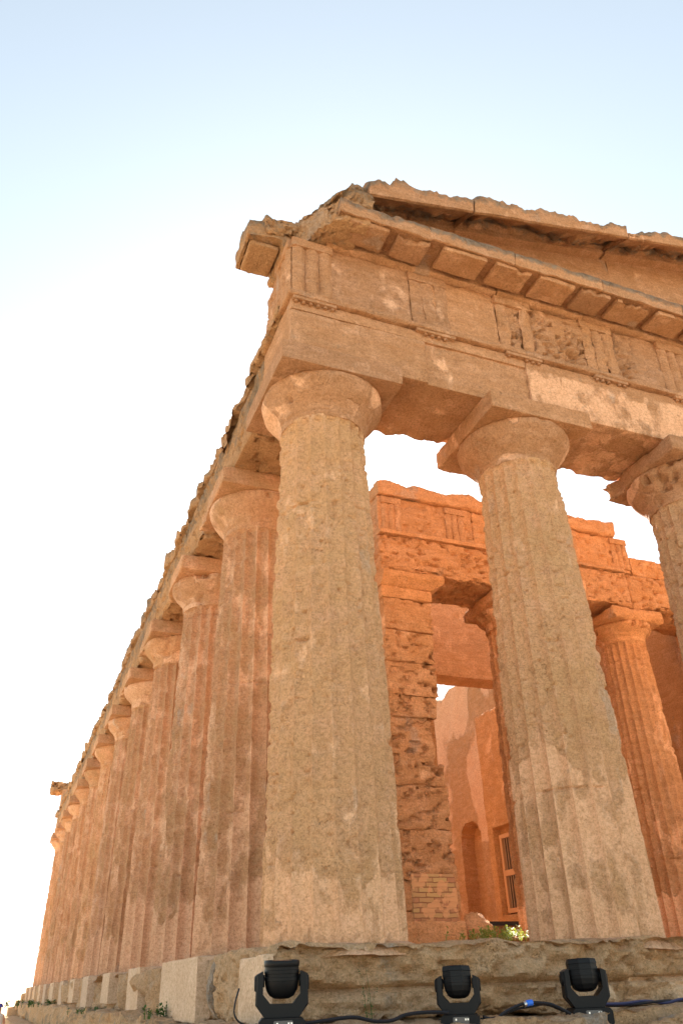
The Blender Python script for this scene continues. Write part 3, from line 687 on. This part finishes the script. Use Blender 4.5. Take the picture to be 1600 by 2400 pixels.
for x_, zt_, z0_, y0_ in ((-1.10, -.22, -.56, 38.0), (-1.30, -.50, -.9, 38.3), (-1.60, -.76, -1.3, 38.6)):
    V, F = rbox((x_, 16.4, y0_, y0_+1.2, z0_, zt_), res=.12, edge=.05, amp=.03, seed=int(-x_*100)); mk('base_step', V, F, M_base, temple, (7, y0_, zt_))
# pale plaster plinths under the flank columns and the corner
A = Acc(); A.box((-.985, -.90, -.955, -.22, -.60, -.075), res=.03, edge=.03, amp=.012, seed=1300)
A.build('plinth_block', M_plinth, temple)['label'] = 'pale plastered corner block beside the first stage light'
rg = random.Random(4)
for i, y in enumerate(YS[1:]):
    if i == 0: a, b, x, z0 = 1.55, 3.62, -.955, -.60
    elif i == 1: a, b, x, z0 = 5.3, 6.4, -.955, -.58
    else: a, b, x, z0 = y-.62-rg.random()*.2, y+.3+rg.random()*.5, -.93-.03*rg.random(), -.45-.15*rg.random()
    V, F = rbox((x, -.4, a, b, z0, .004), res=.05, edge=.025, amp=.010, seed=1310+i)
    mk('plinth_block', V, F, M_plinth, temple, (-.7, y, -.3))
# mortar collars at the feet of the first two columns
for cx, sd_, rr in ((0, 5, .82), (3.0, 9, .80)):
    V, F = lathe([(rr*.5, -.09), (rr+.10, -.10), (rr+.05, -.035), (rr-.05, -.004), (rr-.10, .012), (rr*.5, .014)], 96, cx, 0)
    V = erode(V, F, .03, sd_, 3); mk('mortar_collar', V, F, M_ochre, temple, (cx, 0, 0), attrs={'plaster': np.full(len(V), .25)})
# loose boulder by the pillar foot
V, F = rock('', (4.42, 4.95, .34), (.22, .22, .30), 77, None, n=40, amp=.22)
tag(mk('boulder', V, F, M_inner, None, (4.42, 4.95, .1)), 'reddish squared boulder beside the foot of the porch corner pillar', 'boulder')

for c_, s_, sd_, lb in (((2.45, -1.98, -.70), (.75, .30, .17), 51, 'long grey porous rock on the front ledge at the right edge of the photo'),
                        ((.98, -1.92, -.73), (.30, .22, .15), 57, 'rounded tan rock on the front ledge below the blue cable plug'),
                        ((-.25, -1.95, -.76), (.42, .24, .13), 63, 'low tan rock on the front ledge between the left and middle stage lights')):
    V, F = rock('', c_, s_, sd_, None, n=96, amp=.20, fine=.14)
    tag(mk('ledge_rock', V, F, M_base, None, c_, attrs={'dark': .25*(fbm(V, 3, sd_, 3) > .5)}), lb, 'rock')
# ------------------------------------------------------------------ ground
n = 120
g = np.sign(np.linspace(-1, 1, n))*np.abs(np.linspace(-1, 1, n))**3*2500
GX, GY = np.meshgrid(g, g); GX = GX.ravel(); GY = GY.ravel()+5
P0 = np.stack([GX, GY, GX*0], 1); d = np.hypot(GX, GY-15)
GZ = -2.22+(fbm(P0, .25, 3, 3)-.5)*.12-.0*d
V = np.stack([GX, GY, GZ], 1); i, j = np.meshgrid(np.arange(n-1), np.arange(n-1)); i = i.ravel(); j = j.ravel()
F = np.stack([j*n+i, j*n+i+1, (j+1)*n+i+1, (j+1)*n+i], 1).tolist()
tag(mk('ground', V, F, M_ground, None, (0, 0, 0)), kind='structure')
V, F = rock('', (3.6, 2.9, -.02), (1.5, .75, .17), 31, None, n=72, amp=.25, fine=.10)
tag(mk('earth_mound', V, F, stone('red_soil', (.50, .25, .12), (.45, .23, .11), (.55, .30, .16), pit=.3, plaster=(.5, .3, .18)), None, (3.6, 2.9, 0)), kind='structure')

# ------------------------------------------------------------------ plants
def plant(name, c, n, h, spread, seed, mat, label, cat, leafw=.012, seeds=True):
    rg = random.Random(seed); V = []; F = []
    for s in range(n):
        bx_, by_ = rg.gauss(0, spread), rg.gauss(0, spread*.6); hh = h*rg.uniform(.45, 1); dx, dy = rg.gauss(0, .25), rg.gauss(0, .25)
        pts = [Vector((bx_+dx*t*t*hh, by_+dy*t*t*hh, hh*t)) for t in (0, .35, .7, 1)]
        a = rg.random()*3.14; wv = Vector((math.cos(a), math.sin(a), 0))*leafw*.5
        b = len(V)
        for q, p in enumerate(pts): wq = wv*(1-.3*q); V += [p-wq, p+wq]
        for q in range(3): F.append([b+2*q, b+2*q+1, b+2*q+3, b+2*q+2])
        for l in range(int(8*hh/h*1.5)):
            t = rg.uniform(.2, 1); p = pts[0].lerp(pts[3], t); an = rg.random()*6.28
            L = rg.uniform(2.2, 4.5)*leafw; dr = Vector((math.cos(an), math.sin(an), rg.uniform(.1, .9))).normalized()*L; sd2 = dr.cross(Vector((0, 0, 1))).normalized()*L*.28
            b = len(V); V += [p, p+dr*.5+sd2, p+dr, p+dr*.5-sd2]; F.append([b, b+1, b+2, b+3])
    V = np.array([tuple(v) for v in V])+np.array(c)
    return tag(mk(name, V, F, mat, None, c, smooth=False), label, cat, kind='stuff')
plant('weed_clump', (3.22, 2.35, .12), 90, .17, .30, 5, M_leafb, 'sunlit yellow-green weeds growing on the porch floor between the two front columns', 'weeds', .014)
plant('weed_clump', (-1.04, 3.05, -.58), 22, .17, .10, 7, M_leaf, 'green weeds at the foot of the pale plinth of the second flank column', 'weeds', .016)
plant('dry_grass_tuft', (-1.0, 9.5, -.62), 26, .12, .35, 9, M_leaf, 'dull green grass tuft on the left ledge halfway along the flank', 'grass tuft', .016)
plant('dry_grass_tuft', (-1.0, 22.0, -.62), 40, .18, .6, 12, M_leaf, 'dark green tuft on the left ledge near the far end of the flank', 'grass tuft', .03)
plant('grass_stalk', (-.22, -1.28, -.60), 7, .42, .02, 14, M_leaf, 'single thin dry grass stalk standing between the first two stage lights', 'grass stalk', .006)
# small far tree past the temple's far end
tr = empty('olive_tree', (-4.2, 62, -2.2), 'small hazy olive tree far behind the left end of the temple steps', 'tree')
V, F = lathe([(.16, -2.2), (.12, -1.2), (.08, -.4)], 8, -4.2, 62); mk('trunk', V, F, M_dark, tr, (-4.2, 62, -2.2))
rg = random.Random(3); V = []; F = []
for k in range(1500):
    v = Vector((rg.gauss(0, 1), rg.gauss(0, 1), rg.gauss(0, 1))).normalized()*rg.random()**.4
    p = Vector((-4.2+v.x*1.5, 62+v.y*1.5, -.75+v.z*.95)); a = Vector((rg.gauss(0, 1), rg.gauss(0, 1), rg.gauss(0, 1))).normalized()*.10; b_ = a.cross(Vector((rg.random(), 1, .3))).normalized()*.06
    b = len(V); V += [p-a, p+b_, p+a, p-b_]; F.append([b, b+1, b+2, b+3])
mk('crown', np.array([tuple(v) for v in V]), F, M_far, tr, (-4.2, 62, -.7), smooth=False)

# ------------------------------------------------------------------ person at the far left
def person(px, py, gz):
    me = bpy.data.meshes.new('person'); E = []; Vv = []; Rr = []
    def v(x, y, z, r): Vv.append((x, y, z)); Rr.append(r); return len(Vv)-1
    pel = v(0, 0, .92, .155); wst = v(0, 0, 1.08, .14); ch = v(0, .0, 1.30, .165); nk = v(0, 0, 1.46, .06); hd0 = v(0, 0, 1.54, .085); hd1 = v(0, 0, 1.66, .098)
    E += [(pel, wst), (wst, ch), (ch, nk), (nk, hd0), (hd0, hd1)]
    for s in (-1, 1):
        hip = v(s*.09, 0, .86, .10); kn = v(s*.11, .0, .48, .065); an_ = v(s*.12, .02, .08, .045); ft = v(s*.13, -.13, .04, .04)
        E += [(pel, hip), (hip, kn), (kn, an_), (an_, ft)]
        sh = v(s*.18, 0, 1.38, .06); el = v(s*.25, .02, 1.10, .045); wr = v(s*.24, -.08, .86, .032); ha = v(s*.24, -.10, .79, .03); fi = v(s*.24, -.12, .72, .016)
        E += [(ch, sh), (sh, el), (el, wr), (wr, ha), (ha, fi)]
    me.from_pydata(Vv, E, []); o = bpy.data.objects.new('person', me); col.objects.link(o); o.location = (px, py, gz)
    m = o.modifiers.new('skin', 'SKIN')
    for i, r in enumerate(Rr): me.skin_vertices[0].data[i].radius = (r, r*.8)
    me.skin_vertices[0].data[0].use_root = True
    s = o.modifiers.new('sub', 'SUBSURF'); s.levels = 2; s.render_levels = 2
    me.materials.append(plain('reddish_skin', (.60, .30, .20), .6)); WL[o.name] = (px, py, gz)  # one even reddish skin tone
    def garment(name, prof, n, c, zsc, mat):
        V, F = lathe(prof, n, 0, 0); V[:, 1] *= zsc; V += np.array([px, py, gz]); mk(name, V, F, mat, o, (px, py, gz))
    garment('white_shirt', [(.155, .86), (.175, .95), (.175, 1.1), (.195, 1.28), (.20, 1.38), (.12, 1.44), (.085, 1.47)], 20, 0, .78, plain('white_cotton', (.75, .73, .70), .8))
    garment('trousers', [(.15, .50), (.17, .70), (.185, .87), (.165, .95)], 20, 0, .8, plain('pale_trousers', (.45, .42, .40), .8))
    garment('blue_cap', [(.125, 1.64), (.118, 1.68), (.10, 1.73), (.05, 1.765), (.01, 1.77)], 18, 0, 1.05, plain('blue_cap_cloth', (.06, .07, .38), .8))
    return tag(o, 'distant person in blue cap and white shirt beyond the left end of the steps', 'person')
person(-2.22, 28.5, -2.30)

# ------------------------------------------------------------------ stage lights
def stage_light(x, y, z, rz, tilt, label, sc=1.0, boxy=False):
    t = empty('stage_light', (x, y, z), label, 'stage light', 'moving-head stage lights on the front step')
    def put(name, V, F, mat, parent, loc, smooth=False):
        V = np.asarray(V, float)*sc; ca, sa = math.cos(rz), math.sin(rz)
        V = np.stack([V[:, 0]*ca-V[:, 1]*sa+x, V[:, 0]*sa+V[:, 1]*ca+y, V[:, 2]+z], 1)
        return mk(name, V, F, mat, parent, loc, smooth=smooth)
    def cbox(b, ch):
        x0, x1, y0, y1, z0, z1 = b
        pr = [(x0+ch, z0), (x1-ch, z0), (x1, z0+ch), (x1, z1-ch), (x1-ch, z1), (x0+ch, z1), (x0, z1-ch), (x0, z0+ch)]
        V = [(a, y0, c) for a, c in pr]+[(a, y1, c) for a, c in pr]
        F = [list(range(8)), list(range(15, 7, -1))]+[[i+8, (i+1) % 8+8, (i+1) % 8, i] for i in range(8)]
        return V, F
    V, F = cbox((-.165, .165, -.15, .15, .0, .13), .022); bs = put('base', V, F, M_black2, t, (x, y, z))
    V, F = cbox((-.06, .075, -.156, -.149, .022, .115), .006); put('display_panel', V, F, M_panel, bs, (x, y, z))
    A = Acc()
    for kx in (-.05, .03, .05):
        for kz in (.04, .09):
            V, F, _ = boxgrid(kx+.01, kx+.022, -.159, -.155, kz, kz+.014, 1); A.add(V, F)
    V = np.concatenate(A.V); put('buttons', V, A.F, M_silver, bs, (x, y, z))
    for s in (-1, 1):
        V, F = cbox((s*.178-.016, s*.178+.016, -.03, .03, .03, .10), .01); put('carry_handle', V, F, M_black, bs, (x, y, z))
    # yoke: U outline extruded
    o_ = [(-.185, .40), (-.145, .42), (-.135, .41), (-.135, .275), (-.08, .215), (.08, .215), (.135, .275), (.135, .41), (.145, .42), (.188, .40), (.190, .21), (.125, .132), (-.125, .132), (-.190, .21)]
    m = len(o_); dy = [.075, .06]; V = []
    for yy, k in ((-.075, .93), (-.062, 1), (.062, 1), (.075, .93)):
        for a, c in o_: V.append((a*(k if abs(a) > .14 else 1), yy, c))
    F = []
    for q in range(3):
        for i in range(m): F.append([q*m+i, (q+1)*m+i, (q+1)*m+(i+1) % m, q*m+(i+1) % m])
    def capf(b, fl):
        qs = [(0, 1, 2, 3, 13), (13, 3, 4, 12), (4, 5, 11, 12), (5, 6, 10, 11), (6, 7, 8, 9, 10)]
        return [[b+i for i in (q if not fl else q[::-1])] for q in qs]
    F += capf(0, False)+capf(3*m, True)
    yk = put('yoke', V, F, M_black, t, (x, y, z))
    for s in (-1, 1):
        V, F = lathe([(.012, -.01), (.055, -.01), (.055, .0), (.045, .012), (.01, .014)], 20, 0, 0)
        V = np.stack([s*(.186+V[:, 2]), V[:, 0], V[:, 1]+.345], 1); put('hinge_cap', V, F, M_black2, yk, (x, y, z), True)
    # head
    pr = [(.02, -.115), (.055, -.112), (.09, -.095), (.112, -.06), (.122, -.02), (.123, .0), (.127, .002), (.127, .022), (.124, .024), (.124, .045), (.128, .047), (.128, .068), (.125, .070), (.125, .088), (.129, .092), (.131, .118), (.126, .130), (.112, .130), (.110, .118), (.02, .116)]
    V, F = lathe(pr, 8 if boxy else 40, 0, 0)
    if boxy:
        an_ = R(22.5); V = np.stack([V[:, 0]*math.cos(an_)-V[:, 1]*math.sin(an_), V[:, 0]*math.sin(an_)+V[:, 1]*math.cos(an_), V[:, 2]], 1); V[:, :2] *= 1.04
        tp = V[:, 2] > .1; V[tp, :2] *= .95
    ct, st_ = math.cos(tilt), math.sin(tilt)
    V = np.stack([V[:, 0], V[:, 1]*ct-V[:, 2]*st_, V[:, 1]*st_+V[:, 2]*ct+.36], 1)
    hd = put('lamp_head', V, F, M_black, t, (x, y, z), not boxy)
    V, F = lathe([(.02, .117), (.108, .117), (.10, .124), (.05, .132), (.005, .134)], 32, 0, 0)
    V = np.stack([V[:, 0], V[:, 1]*ct-V[:, 2]*st_, V[:, 1]*st_+V[:, 2]*ct+.36], 1); put('lens', V, F, M_lens, hd, (x, y, z), True)
    A = Acc()
    for s in (-1, 1):
        V, F = lathe([(.04, .125), (.04, .14)], 16, 0, 0); V = np.stack([s*V[:, 2], V[:, 0], V[:, 1]+.36], 1); A.add(V, F)
    put('pivot', np.concatenate(A.V), A.F, M_black2, hd, (x, y, z), True)
    return t
# z of the ledge is about -.6
stage_light(-1.005, -1.52, -.62, R(-16), R(3), 'black moving-head stage light at left, round head, in front of the corner column', 1.0)
stage_light(.455, -1.50, -.645, R(-30), R(-4), 'black moving-head stage light in the middle of the three, below the gap between the columns', .90, True)
stage_light(1.655, -1.50, -.655, R(-22), R(-4), 'black moving-head stage light at right, below the second front column', .97, True)
def cable(pts, r, label, mat=M_cable):
    V, F = tube(pts, r); return tag(mk('cable', V, F, mat, None, tuple(pts[0])), label, 'cable')
Yc = -1.60
cable([(-.86, Yc, -.53), (-.71, Yc, -.52), (-.58, Yc, -.51), (-.46, Yc, -.51), (-.31, Yc, -.54), (-.17, Yc, -.54), (-.06, Yc, -.51), (.12, Yc, -.50), (.30, Yc, -.51)], .013, 'thick black cable lying from the left stage light to the middle one')
cable([(.60, Yc, -.55), (.70, Yc, -.57), (.79, Yc, -.53), (.93, Yc, -.485), (1.03, Yc, -.472), (1.12, Yc, -.475), (1.25, Yc, -.495), (1.40, Yc, -.56)], .012, 'black cable arching with a blue plug between the middle and right stage lights')
cable([(.58, Yc+.03, -.575), (.75, Yc+.03, -.555), (.9, Yc+.03, -.515), (1.05, Yc+.03, -.50), (1.2, Yc+.03, -.49), (1.36, Yc+.03, -.54)], .009, 'thinner black cable just behind the one with the blue plug')
A = Acc(); pl_ = tube([(1.0, Yc, -.478), (1.03, Yc, -.472), (1.055, Yc, -.472)], .022, 12, 2); A.add(*pl_)
pg = A.build('cable_plug', M_blue, None, (1.03, Yc, -.472)); tag(pg, 'bright blue cable plug between the middle and right stage lights', 'plug')
V, F = tube([(.975, Yc, -.482), (.998, Yc, -.478)], .020, 12, 2); mk('plug_collar', V, F, M_silver, pg, (.98, Yc, -.48))
cable([(1.74, Yc, -.505), (1.94, Yc, -.51), (2.16, Yc, -.50), (2.38, Yc, -.52), (2.57, Yc, -.50), (2.9, Yc, -.51), (3.4, Yc, -.53)], .012, 'dark blue cable running right from the right stage light out of the photo', M_cableb)
cable([(1.74, Yc+.02, -.515), (1.94, Yc+.02, -.525), (2.16, Yc-.02, -.512), (2.38, Yc, -.505), (2.57, Yc+.02, -.512), (2.9, Yc+.02, -.50), (3.4, Yc+.03, -.54)], .010, 'black cable twisted along the dark blue one right of the right stage light')
cable([(-1.345, Yc, -.30), (-1.37, Yc, -.38), (-1.375, Yc, -.45), (-1.34, Yc, -.50), (-1.26, Yc, -.53), (-1.19, Yc, -.55)], .006, 'thin black cable loop hanging left of the left stage light')
